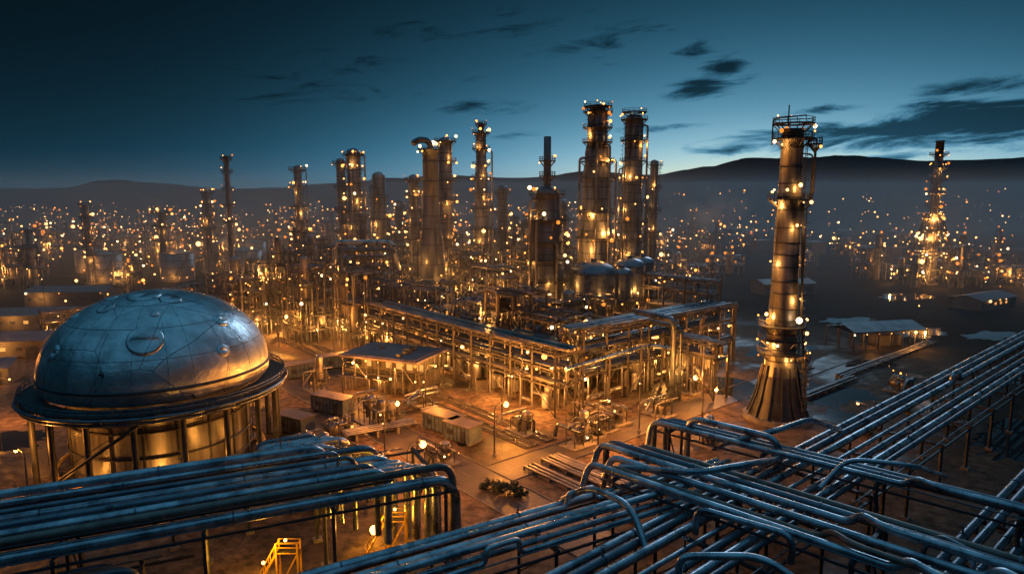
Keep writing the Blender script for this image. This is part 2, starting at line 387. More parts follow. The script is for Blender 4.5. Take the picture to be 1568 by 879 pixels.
def rack(name, a0, b0, L, along, width, zs, npipe, step=7, pr=(.22, .5), mat='pipe_plant', nlamp=1, P=900, bulbs=3, xtra=True):
    b = B(); n = int(L/step)
    def q(s, w, z): return W(a0+(s if along == 'a' else w), b0+(w if along == 'a' else s), z)
    for i in range(n+1):
        s = i*step
        for w in (0, width): b.beam(q(s, w, 0), q(s, w, zs[-1]+1), .42)
        for z in zs: b.beam(q(s, -.6, z), q(s, width+.6, z), .35)
        if i < n:
            for z in zs:
                for w in (0, width): b.beam(q(s, w, z), q(s+step, w, z), .3)
            if i % 2 == 0:
                for w in (0, width): b.beam(q(s, w, 0), q(s+step, w, zs[0]), .2)
            if i % max(1, int(n/max(1, nlamp))) == 0:
                p = q(s+step*.5, width*.5 if R.random() < .6 else -2, zs[0]*R.uniform(.45, .8)); b.light(*p, P*R.uniform(.7, 1.3))
            if xtra:
                for _ in range(2):
                    s2 = s+R.uniform(1, step-1); w2 = R.uniform(.5, width-.5); rr = R.uniform(.5, 1.0)
                    if R.random() < .5: b.vessel(q(s2, w2, .3), q(s2, w2, R.uniform(3, zs[0]-.5)), rr, 'tank_paint', 10)
                    else: b.vessel(q(s2-1.8, w2, 1.4), q(s2+1.8, w2, 1.4), rr*.8, 'pipe_plant', 10)
                for _ in range(4):
                    s2 = s+R.uniform(0, step); w2 = R.uniform(-1, width); z2 = R.choice(zs)+R.uniform(-1.4, 1.2)
                    b.tube([q(s2, w2, .2), q(s2, w2, z2), q(s2+R.uniform(-3, 3), w2, z2)], R.choice([.1, .14, .2]), 'pipe_plant', 6, bend=.5)
        for _ in range(bulbs):
            p = q(s+R.uniform(0, step), R.choice([0, width]), R.choice(zs)-.6); b.bulb(*p, R.uniform(.2, .34))
    for z in zs:
        w = .4
        while w < width-.2:
            r = R.uniform(*pr); w += r
            if R.random() < .8:
                s0 = R.choice([0, 0, R.uniform(0, L*.4)]); s1 = R.choice([L, L, R.uniform(L*.6, L)])
                pts = [q(s0, w, z+r+.25), q(s1, w, z+r+.25)]
                if R.random() < .5: pts.append(q(s1, w, max(.3, z-R.uniform(3, 8))))
                if R.random() < .4: pts.insert(0, q(s0, w, z-R.uniform(2, 5)))
                b.tube(pts, r, mat if R.random() < .6 else 'pipe_dark', 10, bend=r*3)
            w += r+.15
    z = zs[-1]+.2
    for dz in (.7, 1.25): b.tube([q(0, -.6, z+dz), q(L, -.6, z+dz)], .07, 'steel_frame', 4)
    s = 0
    while s < L: b.tube([q(s, -.6, z), q(s, -.6, z+1.25)], .06, 'steel_frame', 4, cap=False); s += 1.8
    o = q(0, 0, 0); return b.obj(name, o)
rack('pipe_rack', 0, 0, 112, 'b', 7, [6.0, 9.5, 12.5], 8, nlamp=7, P=2400)
rack('pipe_rack', 8, 0, 56, 'a', 7, [7.0, 11.5, 15.5], 8, nlamp=4, P=2400)
rack('pipe_rack', 60, 6, 50, 'b', 6, [8, 13, 18, 21], 8, nlamp=3, P=2200)
rack('pipe_rack', 34, -14, 14, 'b', 5, [9, 12], 8, nlamp=1, P=1500)
rack('pipe_rack', -44, 128, 44, 'a', 5, [7, 11], 8, nlamp=2, P=1900)
rack('pipe_rack', -70, 150, 70, 'a', 4, [5, 8], 8, nlamp=3, P=1900)
b = B()
for k in range(3):
    o = k*1.6
    b.tube([(-56+o, 215, 0), (-56+o, 215+o, 29-o*1.5), (-38, 216+o, 29-o*1.5), (-36, 216+o, 20)], .8-.15*k, 'pipe_dark' if k else 'pipe_metal', 12, bend=2.2)
for x in (-50, -44, -38): b.beam((x, 217, 0), (x, 217, 27), .4); b.beam((x, 213, 0), (x, 213, 22), .35)
b.obj('vertical_pipe_gantry', (-56, 215, 0))
b = B(); b.tube([W(26, -9, 0), W(26, -9, 18), W(28, 3, 18)], .7, 'pipe_dark', 14, bend=1.6)
b.tube([W(28.5, -9, 0), W(28.5, -9, 16), W(30, 3, 16)], .5, 'pipe_dark', 14, bend=1.6)
b.tube([W(0, -3, 10.5), W(24, -4, 12), W(25, -9, 12)], .45, 'pipe_metal', 12, bend=1.6)
for s in (2, 12, 22): b.beam(W(s, -3.6, 0), W(s, -3.6, 10.5+s*.06), .35)
b.light(*W(22, -15, 7), 900); b.obj('riser_pipes', W(26, -9, 0))

for (x, y, r, h) in ((22.5, 187, 6.4, 26), (34, 196, 4.6, 26), (38.5, 200, 3.6, 26), (13.5, 202, 4.6, 27), (30.5, 189, 3.2, 24)):
    b = B(); z0 = 15
    pr = [(r, z0), (r, h-r*.55)]+[(r*cos(t), h-r*.55+r*.55*sin(t)) for t in (.3, .6, .9, 1.2, 1.5)]
    b.rev(x, y, pr, 'pipe_dark', 28); b.rev(x, y, [(.01, z0), (r, z0)], 'pipe_dark', 28)
    b.rev(x, y, [(r, h-r*.55-.1), (r+.15, h-r*.55-.1), (r+.15, h-r*.55+.15), (r, h-r*.55+.15)], 'steel_dark', 28, smooth=False)
    b.rev(x, y, [(.8, h-.5), (.8, h+.5), (.01, h+.5)], 'steel_dark', 12)
    for k in range(8): a = 2*pi*k/8; b.beam((x+r*.85*cos(a), y+r*.85*sin(a), 0), (x+r*.85*cos(a), y+r*.85*sin(a), z0), .4)
    platform(b, x, y, z0-.3, r, r+1.6, 6, br=.25)
    if r > 4.5: b.light(x+2, y-r-2.5, z0+2, 900)
    b.obj('domed_storage_vessel', (x, y, 0))

# ------------------------------------------------------------------ storage tanks (left background)
for (x, y, r, h) in ((-203, 338, 8, 14), (-170, 345, 8, 14), (-138, 350, 9, 15), (-122, 400, 7, 15), (-160, 420, 8, 14), (-235, 380, 8, 12)):
    b = B(); b.rev(x, y, [(r, 0), (r, h)]+[(r*(1-t), h+1.6*t) for t in (.02, .5, 1.0)], 'tank_paint', 32)
    for z in (h*.25, h*.5, h*.75, h): b.rev(x, y, [(r, z-.1), (r+.12, z-.1), (r+.12, z+.1), (r, z+.1)], 'steel_dark', 32, smooth=False)
    b.tube([(x+(r+.1)*cos(2*pi*k/24), y+(r+.1)*sin(2*pi*k/24), h+1.1) for k in range(25)], .08, 'steel_frame', 4, cap=False)
    for k in range(24): a = 2*pi*k/24; b.beam((x+(r+.1)*cos(a), y+(r+.1)*sin(a), h), (x+(r+.1)*cos(a), y+(r+.1)*sin(a), h+1.1), .08)
    for k in range(20):
        a = -pi/2+k*.06; b.box((x+(r+.6)*cos(a), y+(r+.6)*sin(a), h*k/20), (1, .5, .1), 'grating', a)
    for k in range(4): a = -pi/2+R.uniform(-1.3, 1.3); b.bulb(x+(r+.5)*cos(a), y+(r+.5)*sin(a), R.choice([2, h+1.5]), .4)
    b.light(x+R.uniform(-6, 6), y-r-4, 3, 1000)
    b.obj('storage_tank', (x, y, 0))

# ------------------------------------------------------------------ large domed tank, left foreground
dm = bpy.data.materials.new('dome_steel'); dm.use_nodes = True; nt = dm.node_tree; bs = nt.nodes['Principled BSDF']
tc = N(nt, 'ShaderNodeTexCoord')
vo = N(nt, 'ShaderNodeTexVoronoi', feature='DISTANCE_TO_EDGE'); vo.inputs['Scale'].default_value = .11
vc = N(nt, 'ShaderNodeTexVoronoi'); vc.inputs['Scale'].default_value = .11
nd = N(nt, 'ShaderNodeTexNoise'); nd.inputs['Scale'].default_value = .06; nd.inputs['Detail'].default_value = 1
mx = N(nt, 'ShaderNodeVectorMath', operation='MULTIPLY_ADD'); mx.inputs[1].default_value = (9, 9, 9)
nt.links.new(tc.outputs['Object'], nd.inputs['Vector']); nt.links.new(nd.outputs['Color'], mx.inputs[0]); nt.links.new(tc.outputs['Object'], mx.inputs[2])
nt.links.new(mx.outputs[0], vo.inputs['Vector']); nt.links.new(mx.outputs[0], vc.inputs['Vector'])
ln = N(nt, 'ShaderNodeMapRange'); ln.inputs[1].default_value = .002; ln.inputs[2].default_value = .007
nt.links.new(vo.outputs['Distance'], ln.inputs[0])
n2 = N(nt, 'ShaderNodeTexNoise'); n2.inputs['Scale'].default_value = .3; n2.inputs['Detail'].default_value = 7; n2.inputs['Roughness'].default_value = .6
nt.links.new(tc.outputs['Object'], n2.inputs['Vector'])
cr = N(nt, 'ShaderNodeValToRGB'); cr.color_ramp.elements[0].position = .36; cr.color_ramp.elements[0].color = (.42, .45, .48, 1); cr.color_ramp.elements[1].position = .64; cr.color_ramp.elements[1].color = (.74, .78, .82, 1)
nt.links.new(n2.outputs['Fac'], cr.inputs[0])
mc = N(nt, 'ShaderNodeMix', data_type='RGBA'); mc.inputs[6].default_value = (.10, .10, .11, 1)
nt.links.new(ln.outputs[0], mc.inputs[0]); nt.links.new(cr.outputs[0], mc.inputs[7]); nt.links.new(mc.outputs[2], bs.inputs['Base Color'])
bs.inputs['Metallic'].default_value = .88
sv = N(nt, 'ShaderNodeSeparateXYZ'); nt.links.new(vc.outputs['Color'], sv.inputs[0])
mr = N(nt, 'ShaderNodeMapRange'); mr.inputs[3].default_value = .24; mr.inputs[4].default_value = .42
nt.links.new(sv.outputs[0], mr.inputs[0]); nt.links.new(mr.outputs[0], bs.inputs['Roughness'])
bp = N(nt, 'ShaderNodeBump'); bp.inputs['Strength'].default_value = .25; bp.inputs['Distance'].default_value = .08
nt.links.new(ln.outputs[0], bp.inputs['Height'])
b3 = N(nt, 'ShaderNodeBump'); b3.inputs['Strength'].default_value = .35; b3.inputs['Distance'].default_value = .8
nt.links.new(n2.outputs['Fac'], b3.inputs['Height']); nt.links.new(bp.outputs[0], b3.inputs['Normal']); nt.links.new(b3.outputs[0], bs.inputs['Normal'])
M['dome_steel'] = dm
DX, DY = -58.3, 110
b = B()
pr = [(13.4, 0), (13.4, 12.6), (14.2, 13.4), (16.6, 14.6), (17.05, 15.4), (17, 16.6)]+[(17*cos(t), 16.6+12.4*sin(t)) for t in [i*pi/2/22 for i in range(1, 22)]]+[(.02, 29)]
b.rev(DX, DY, pr[:4], 'steel_shell', 72); b.rev(DX, DY, pr[3:], 'dome_steel', 72)
def dome(t, a, o=0): return Vector((DX+(17+o)*cos(t)*cos(a), DY+(17+o)*cos(t)*sin(a), 16.6+(12.4+o)*sin(t)))
for k in range(24):
    a = 2*pi*k/24+R.uniform(-.04, .04); b.tube([dome(t*pi/2/14, a, -.02) for t in range(0, R.choice([6, 9, 13]))], .045, 'steel_dark', 4, cap=False)
for t in (.0, .36, .74, 1.1): b.tube([dome(t, 2*pi*k/72, -.02) for k in range(73)], .05 if t > .1 else .25, 'steel_dark', 6, cap=False)
for (t, a, r) in ((1.36, -1.5, 1.9), (1.22, -.7, 1.3), (1.05, -2.0, 1.0), (.60, -1.2, 1.9), (.42, -2.15, 1.0), (.72, -.3, .9), (.95, -1.1, .5), (1.2, -2.6, .8), (.85, -2.5, .6), (.35, -.5, .8)):
    c = dome(t, a); n = Vector((cos(t)*cos(a)/17, cos(t)*sin(a)/17, sin(t)/12.4)).normalized()
    b.tube([c-n*.5, c+n*.05, c+n*.16, c+n*.14, c-n*.02], r, 'dome_steel', 28, radii=[r*1.35, r*1.3, r*1.1, r, r*.85], cap=False)
    b.tube([c+n*.0, c+n*.05], r*.88, 'grating', 28)
platform(b, DX, DY, 13.8, 16.3, 19.6, 0)
for zz, rr in ((14.5, 19.6), (15.0, 19.6), (13.6, 19.8), (12.9, 19.4)):
    b.tube([(DX+rr*cos(2*pi*k/72), DY+rr*sin(2*pi*k/72), zz) for k in range(73)], .07 if zz > 14 else .3, 'pipe_dark', 6, cap=False)
for k in range(72):
    a = 2*pi*k/72; b.tube([(DX+19.6*cos(a), DY+19.6*sin(a), 13.8), (DX+19.6*cos(a), DY+19.6*sin(a), 15.0)], .05, 'steel_dark', 4, cap=False)
for k in range(18):
    a = 2*pi*k/18+.1
    b.tube([(DX+18.2*cos(a), DY+18.2*sin(a), 0), (DX+18.2*cos(a), DY+18.2*sin(a), 13.6)], .45, 'steel_dark', 10)
    b.tube([(DX+13.5*cos(a), DY+13.5*sin(a), 10.5), (DX+19.4*cos(a), DY+19.4*sin(a), 13.5)], .25, 'steel_dark', 6)
    b.beam((DX+13.45*cos(a), DY+13.45*sin(a), 0), (DX+13.45*cos(a), DY+13.45*sin(a), 12), .3, 'steel_dark')
for z in (2.5, 5.5, 9.5): b.tube([(DX+13.6*cos(2*pi*k/48), DY+13.6*sin(2*pi*k/48), z) for k in range(49)], .16, 'steel_dark', 6, cap=False)
b.tube([(DX+15.5*cos(2*pi*k/48), DY+15.5*sin(2*pi*k/48), 1.6) for k in range(49)], .35, 'yellow_paint', 8, cap=False)
b.tube([(DX+19*cos(-2.2+k*.035), DY+19*sin(-2.2+k*.035), .3+k*.45) for k in range(31)], .25, 'steel_dark', 6)
b.tube([(DX+20*cos(-2.2+k*.035), DY+20*sin(-2.2+k*.035), 1.2+k*.45) for k in range(31)], .06, 'steel_dark', 4)
for a, z, p in ((-2.5, 6, 160), (-1.9, 2.0, 450), (-1.15, 2, 800), (-.7, 5, 500), (-.2, 4, 300)):
    b.light(DX+16.6*cos(a), DY+16.6*sin(a), z, p, (1, .36, .05))
b.obj('domed_gas_tank', (DX, DY, 0))

# ------------------------------------------------------------------ foreground pipe bundles
def bundle(name, p0, ang, L, n, sp, z, rr, mat='pipe_metal', supports=11, drop=None, rise=None, jit=0, skip=0, lamps=(), loop=.12, zj=.25, bend=4.5, dark=.3):
    b = B(); d = Vector((cos(ang), sin(ang), 0)); nn = Vector((sin(ang), -cos(ang), 0)); p0 = Vector(p0)
    def q(s, w, zz): v = p0+d*s+nn*w; return (v.x, v.y, zz)
    for i in range(n):
        if R.random() < skip: continue
        r = R.choice(rr); w = i*sp+R.uniform(-.12, .12)*sp; s0 = -R.uniform(0, jit); s1 = L+R.uniform(-jit, 0)
        zc = z+r+R.choice([0, 0, zj])
        mt = mat if R.random() > dark else R.choice(['pipe_dark', 'pipe_dark', 'pipe_rusty'])
        pts = [q(s0, w, zc)]
        if L > 50 and R.random() < loop:
            m = R.uniform(.3, .7)*L; pts += [q(m, w, zc), q(m, w, zc+1.6), q(m+4, w, zc+1.6), q(m+4, w, zc)]
        elif L > 60 and R.random() < .25:
            m = R.uniform(.25, .75)*L; pts += [q(m, w, zc), q(m+1.2, w, zc+r*2+.35), q(m+4, w+sp, zc+r*2+.35)]; w += sp; zc += r*2+.35
        if drop is not None:
            e = L-(n-1-i)*drop[1]+R.uniform(-.5, .5); pts += [q(e, w, zc), q(e+R.uniform(-.2, .2), w, drop[0])]
        else: pts.append(q(s1, w, zc))
        if rise is not None and R.random() < .8: pts.insert(0, q(s0, w, zc-rise))
        b.tube(pts, r, mt, 14, bend=r*bend)
        s = R.uniform(2, 9)
        while s < L-4 and len(pts) < 5:
            b.tube([q(s-.09, w, zc), q(s+.09, w, zc)], r*1.2, 'pipe_dark', 14)
            if R.random() < .15:
                b.tube([q(s, w, zc), q(s, w, zc+r+.9)], .1, 'steel_dark', 6); b.tube([q(s+.35*cos(t), w+.35*sin(t), zc+r+.9) for t in [k*pi/4 for k in range(9)]], .05, 'steel_dark', 4, cap=False)
            s += R.uniform(9, 22)
    Wd = (n-1)*sp; s = 2
    while s < L-1:
        b.beam(q(s, -1, z-.3), q(s, Wd+1, z-.3), .4, 'steel_dark')
        for w in ([-.6, Wd+.6] if Wd < 9 else [-.6, Wd/2, Wd+.6]):
            b.beam(q(s, w, 0), q(s, w, z), .38, 'steel_dark'); b.box(q(s, w, 0), (1.1, 1.1, .4), 'concrete', ang)
        b.beam(q(s, -.6, 1), q(s, Wd/2 if Wd >= 9 else Wd+.6, z-.6), .18, 'steel_dark')
        s += supports
    for w in (-.7, Wd+.7): b.beam(q(0, w, z-.7), q(L, w, z-.7), .26, 'steel_dark')
    for w in (-.35, Wd+.35): b.tube([q(0, w, z+.15), q(L-3, w, z+.15)], .09, 'pipe_dark', 6)
    for (s, w, zz, p) in lamps: b.light(*q(s, w, zz), p, (1, .45, .06))
    return b.obj(name, tuple(p0))
RR = (.36, .42, .5, .3)
a24 = radians(24.5)
bundle('overhead_pipe_bundle', (-86, 55, 0), a24, 81.5, 9, 1.55, 10.6, (.55, .62, .45, .36), drop=(.6, .8), supports=13, bend=5, zj=.6, dark=.4)
bundle('overhead_pipe_bundle', (-78, 57.0, 0), a24, 66, 5, 2.3, 12.5, (.4, .5, .3), drop=(4.0, 1.6), supports=90, loop=0, bend=5, zj=.5, dark=.4)
bundle('overhead_pipe_bundle', (-47, 85, 0), radians(27), 27, 4, 1.5, 8.2, (.42, .5, .35), drop=(.6, 1.6), rise=5, supports=9)
bundle('overhead_pipe_bundle', (-38, 97, 0), radians(27), 13, 4, 1.5, 7.4, (.42, .5, .35), drop=(.6, 1.3), rise=5, supports=6)
bundle('overhead_pipe_bundle', (-86, 45, 0), a24, 57, 8, 1.35, 6.6, (.42, .5, .36), mat='pipe_dark', drop=(.5, 1.0), supports=10, zj=.5)
bundle('overhead_pipe_bundle', (-48, 45, 0), radians(30.5), 90, 6, 1.3, 7.6, RR, supports=11, jit=2, loop=.2, zj=.5)
a42 = radians(41.2)
bundle('long_pipeline', (-14, 46, 0), a42, 250, 9, 1.5, 7.6, (.36, .46, .52, .28), supports=13, jit=5, zj=.5, skip=.08)
bundle('long_pipeline', (6, 33, 0), a42, 230, 4, 1.6, 6.0, (.4, .5), supports=13, mat='pipe_dark')
bundle('crossing_pipe_bundle', (24, 101, 0), radians(-42), 90, 3, 1.3, 10, (.4, .52), supports=14, rise=6, jit=2)
bundle('crossing_pipe_bundle', (18.5, 90, 0), radians(-44), 68, 8, 1.4, 9.6, (.26, .34, .44), supports=14, skip=.15, jit=5, rise=4, zj=.5, dark=.45)
b = B()
for (pts, r) in (([(14, 84, 9.8), (22, 77, 12), (30, 80, 12), (35, 86, 10)], .42), ([(6, 77, 8.6), (9, 75, 11.2), (13, 70, 11.2), (14, 67, 8)], .38),
                 ([(30, 92, 10), (36, 90, 12.4), (43, 95, 12.4), (50, 100, 9)], .42),
                 ([(20, 70, 8), (20, 70, 11), (28, 64, 11), (28, 64, 8)], .36), ([(16, 61, 8), (16, 61, 10.5), (24, 61, 10.5), (30, 54, 8)], .38),
                 ([(26, 97, 3), (26, 97, 12), (36, 88, 12), (36, 88, 3)], .45), ([(36, 76, 10.5), (41, 80, 12.5), (48, 78, 12.5), (56, 84, 8.5)], .3)):
    b.tube(pts, r, 'pipe_metal', 14, bend=2.2)
b.obj('tie_in_pipes', (14, 84, 0))

# yellow access stairs with lamps beneath the left bundle
for (x, y) in ((-27, 72.0), (-16, 79.5)):
    b = B()
    for w in (0, 1.1):
        b.beam((x-2.2, y+w, 0), (x+.4, y+w, 4.6), .2, 'yellow_paint'); b.beam((x-2.2, y+w, 1.1), (x+.4, y+w, 5.7), .09, 'yellow_paint')
        for k in range(5): t = k/4; b.beam((x-2.2+2.6*t, y+w, 4.6*t), (x-2.2+2.6*t, y+w, 4.6*t+1.1), .08, 'yellow_paint')
        b.beam((x+.4, y+w, 0), (x+.4, y+w, 5.8), .18, 'yellow_paint'); b.beam((x+2.8, y+w, 0), (x+2.8, y+w, 5.8), .18, 'yellow_paint')
        for z in (4.6, 5.3, 5.8): b.beam((x+.4, y+w, z), (x+2.8, y+w, z), .1, 'yellow_paint')
        b.beam((x+.4, y+w, 0), (x+2.8, y+w, 4.6), .12, 'yellow_paint')
    for k in range(11): t = k/11; b.box((x-2.2+2.6*t, y+.55, 4.6*t), (.3, 1.0, .05), 'yellow_paint')
    b.box((x+1.6, y+.55, 4.55), (2.4, 1.1, .08), 'grating')
    b.bulb(x+1.6, y-.2, 6.3, .4, 'bulb'); b.bulb(x-1, y-.2, 3.6, .35, 'bulb'); b.light(x-.4, y-1.4, 5.6, 1100, (1, .42, .03)); b.light(x-1.5, y+2.8, 2.5, 900, (1, .42, .03))
    b.obj('yellow_access_stair', (x, y, 0))

# ------------------------------------------------------------------ buildings
def P2(cx, cy, ang):
    return lambda u, v, z: (cx+u*cos(ang)-v*sin(ang), cy+u*sin(ang)+v*cos(ang), z)
ang = radians(-22); q = P2(-27.5, 155, ang); b = B(); ww, dd = 19, 13
b.box(q(0, 0, 7.6), (ww+1.6, dd+1.6, .5), 'roof', ang); b.box(q(0, 0, 8.1), (ww*.97, dd*.97, .12), 'roof', ang)
for k in range(6): b.box(q(R.uniform(-8, 8), R.uniform(-5, 5), 8.2), (R.uniform(.6, 1.8), 1, R.uniform(.3, .9)), 'steel_dark', ang)
b.box(q(0, 0, 4.0), (ww, dd, .3), 'grating', ang)
b.box(q(1, 1.5, .05), (ww*.8, dd*.7, 3.9), 'wall_dark', ang); b.box(q(.5, 1.5, 4.3), (ww*.86, dd*.7, 3.3), 'wall_dark', ang)
for i in range(7):
    for v in (-dd/2, dd/2): b.beam(q(-ww/2+i*ww/6, v, 0), q(-ww/2+i*ww/6, v, 7.6), .3)
    b.box(q(-ww/2+1.9+i*ww/6*.86, 1.5-dd*.35-.06, 5.0), (1.5, .1, 1.5), R.choice(['window_glow', 'steel_dark', 'window_glow']), ang)
    b.bulb(*q(-ww/2+i*ww/6, -dd/2-.2, 7.1), .24); b.bulb(*q(-ww/2+i*ww/6, -dd/2-.2, 3.6), .2)
for z in (4.0, 5.4, 4.9, 1.2): b.beam(q(-ww/2, -dd/2, z), q(ww/2, -dd/2, z), .12); b.beam(q(ww/2, -dd/2, z), q(ww/2, dd/2, z), .12)
for k in range(20): b.beam(q(-ww/2+k*ww/20, -dd/2, 4), q(-ww/2+k*ww/20, -dd/2, 5.4), .08)
for k in range(5): v = -dd/2+1.5+k*2.4; b.beam(q(ww/2, v, 0), q(ww/2, v, 7.6), .28)
for k in range(12): s = R.uniform(-ww/2, ww/2); b.tube([q(s, -dd/2-.6, .2), q(s, -dd/2-.6, R.choice([3, 6.5])), q(s+R.uniform(-3, 3), -dd/2-.6, 3.2)], .13, 'pipe_plant', 6, bend=.4)
b.light(*q(-5, -dd/2-1.2, 6.3), 800); b.light(*q(5, -dd/2-1.2, 6.3), 750); b.light(*q(ww/2+1.5, 0, 5.8), 800); b.light(*q(-ww/2-1.5, 0, 5.8), 800); b.light(*q(0, -dd/2-1.2, 2.5), 800)
b.obj('control_building', (-27.5, 155, 0))
ang = radians(12); q = P2(107, 197, ang); b = B(); ww, dd = 24, 12
b.quad([q(-ww/2, -dd/2, 5.5), q(ww/2, -dd/2, 5.5), q(ww/2, 0, 7.3), q(-ww/2, 0, 7.3)], 'roof_pale'); b.quad([q(-ww/2, 0, 7.3), q(ww/2, 0, 7.3), q(ww/2, dd/2, 5.5), q(-ww/2, dd/2, 5.5)], 'roof_pale')
b.quad([q(-ww/2, -dd/2, 5.3), q(ww/2, -dd/2, 5.3), q(ww/2, dd/2, 5.3), q(-ww/2, dd/2, 5.3)], 'steel_dark')
for i in range(7):
    for v in (-dd/2, 0, dd/2): b.beam(q(-ww/2+i*ww/6, v, 0), q(-ww/2+i*ww/6, v, 5.5), .3)
    b.bulb(*q(-ww/2+i*ww/6, -dd/2-.2, 4.8), .24)
for v in (-dd/2, dd/2): b.beam(q(-ww/2, v, 5.1), q(ww/2, v, 5.1), .3)
b.box(q(4, 1, 0), (7, 5, 3), 'wall_dark', ang)
b.light(*q(-3, -3, 3.5), 700); b.light(*q(9, -8, 4), 1500); b.obj('open_shed', (107, 197, 0))
for (x, y, a, l) in ((-13, 124.5, -40, 8), (-9, 119.5, -40, 6.5), (-37, 136, -30, 9), (-45, 172, 35, 10), (-52, 163, 35, 8), (-41, 124, -30, 7)):
    a = radians(a); q = P2(x, y, a); b = B()
    b.box(q(0, 0, .3), (l, 3.4, 3), 'blue_paint', a); b.box(q(0, 0, 3.3), (l+.4, 3.8, .2), 'roof', a)
    for k in range(int(l)): b.box(q(-l/2+.5+k, -1.73, .35), (.12, .08, 2.9), 'steel_dark', a)
    b.box(q(-l/4, -1.75, 1.3), (1.3, .08, 1.0), 'steel_dark', a); b.box(q(l/4, -1.75, .3), (1, .1, 2.2), 'steel_dark', a)
    for k in (-l/2+.4, l/2-.4): b.box(q(k, 0, 0), (.4, 3.2, .3), 'concrete', a)
    b.obj('site_cabin', (x, y, 0))
for (x, y, l, w, h, a) in ((-140, 185, 24, 12, 5, 10), (-118, 215, 20, 12, 5, 12), (-160, 225, 26, 14, 5, 8), (-95, 190, 16, 9, 4, 15), (-128, 158, 18, 9, 4, 14), (-108, 250, 26, 12, 5, 5), (-175, 270, 30, 14, 6, 3), (185, 265, 26, 12, 4, 30), (120, 300, 24, 12, 5, 10), (-75, 165, 9, 6, 4, 20)):
    a = radians(a); q = P2(x, y, a); b = B(); b.box(q(0, 0, 0), (l, w, h), 'wall_dark', a)
    for s in (-1, 1): b.quad([q(-l/2-.5, s*(w/2+.6), h), q(l/2+.5, s*(w/2+.6), h), q(l/2+.5, 0, h+1.6), q(-l/2-.5, 0, h+1.6)], 'roof')
    for s in (-1, 1): b.quad([q(s*l/2, -w/2, h), q(s*l/2, w/2, h), q(s*l/2, 0, h+1.5)], 'wall_dark')
    for k in range(int(l/4)): b.box(q(-l/2+2+k*4, -w/2-.03, h*.45), (1.4, .1, 1.0), R.choice(['window_glow', 'steel_dark', 'steel_dark', 'steel_dark']), a)
    b.box(q(l/2-3, -w/2-.05, 0), (3, .12, 3.4), 'steel_dark', a)
    for k in range(3): b.bulb(*q(R.uniform(-l/2, l/2), -w/2-.5, h-.4), .28)
    if x < 0: b.light(*q(R.uniform(-l/3, l/3), -w/2-3, 4), 1100)
    b.obj('warehouse', (x, y, 0))

# ------------------------------------------------------------------ street lamps
def lamp(x, y, face, p=900, h=9):
    b = B(); dx, dy = cos(face), sin(face)
    b.tube([(x, y, 0), (x, y, h-1), (x+dx*.4, y+dy*.4, h-.1), (x+dx*1.2, y+dy*1.2, h+.1), (x+dx*2.2, y+dy*2.2, h)], .1, 'steel_frame', 8, radii=[.16, .1, .09, .08, .07])
    b.rev(x, y, [(.35, 0), (.35, .4), (.15, .5)], 'concrete', 10)
    b.box((x+dx*2.4, y+dy*2.4, h-.1), (1.0, .4, .18), 'steel_dark', face)
    b.bulb(x+dx*2.4, y+dy*2.4, h-.25, .34, 'bulb'); b.light(x+dx*2.4, y+dy*2.4, h-.8, p, (1, .31, .04))
    b.obj('street_lamp', (x, y, 0))
for (x, y, f, p) in ((-68, 91, 2.6, 2600), (-15, 93.5, .5, 6500), (-3, 112, .6, 6500), (15, 114, .6, 6500), (-36, 141, .6, 6000), (-60, 150, .6, 4500), (37, 128, 2, 5500), (47, 146, 2, 4800), (-48, 180, .5, 5000), (-68, 195, .5, 6000), (-82, 137, .5, 3500), (-100, 128, .5, 4500), (-2, 130, .6, 8500), (64, 118, 2, 300), (-22, 113, .4, 7000), (-125, 195, .4, 5000), (-145, 165, .4, 5500), (24, 124, 1.4, 6000), (-18, 138, .6, 7000)):
    lamp(x, y, f, p*1.45, 9 if p > 1000 else 7)

# ------------------------------------------------------------------ ground, roads, puddles, rails
g = bpy.data.materials.new('ground_dirt'); g.use_nodes = True; nt = g.node_tree; bs = nt.nodes['Principled BSDF']
tc = N(nt, 'ShaderNodeTexCoord')
n1 = N(nt, 'ShaderNodeTexNoise'); n1.inputs['Scale'].default_value = .05; n1.inputs['Detail'].default_value = 10; n1.inputs['Roughness'].default_value = .68; n1.inputs['Distortion'].default_value = .6
n2 = N(nt, 'ShaderNodeTexNoise'); n2.inputs['Scale'].default_value = .6; n2.inputs['Detail'].default_value = 8; n2.inputs['Roughness'].default_value = .7
for n in (n1, n2): nt.links.new(tc.outputs['Object'], n.inputs['Vector'])
cr = N(nt, 'ShaderNodeValToRGB'); e = cr.color_ramp.elements; e[0].position = .38; e[0].color = (.030, .024, .020, 1); e[1].position = .56; e[1].color = (.21, .145, .10, 1)
nt.links.new(n1.outputs['Fac'], cr.inputs[0])
c2 = N(nt, 'ShaderNodeValToRGB'); e = c2.color_ramp.elements; e[0].position = .38; e[0].color = (.3, .3, .3, 1); e[1].position = .62; e[1].color = (1.15, 1.1, 1.05, 1)
nt.links.new(n2.outputs['Fac'], c2.inputs[0])
mm = N(nt, 'ShaderNodeMix', data_type='RGBA', blend_type='MULTIPLY'); mm.inputs[0].default_value = 1
nt.links.new(cr.outputs[0], mm.inputs[6]); nt.links.new(c2.outputs[0], mm.inputs[7])
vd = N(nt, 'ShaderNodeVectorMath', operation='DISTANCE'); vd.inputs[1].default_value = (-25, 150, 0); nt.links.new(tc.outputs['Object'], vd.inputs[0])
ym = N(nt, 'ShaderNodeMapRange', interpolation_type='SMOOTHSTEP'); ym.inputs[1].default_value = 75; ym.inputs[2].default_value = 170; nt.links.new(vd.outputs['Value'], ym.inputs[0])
gm = N(nt, 'ShaderNodeMix', data_type='RGBA'); nt.links.new(ym.outputs[0], gm.inputs[0]); nt.links.new(mm.outputs[2], gm.inputs[6])
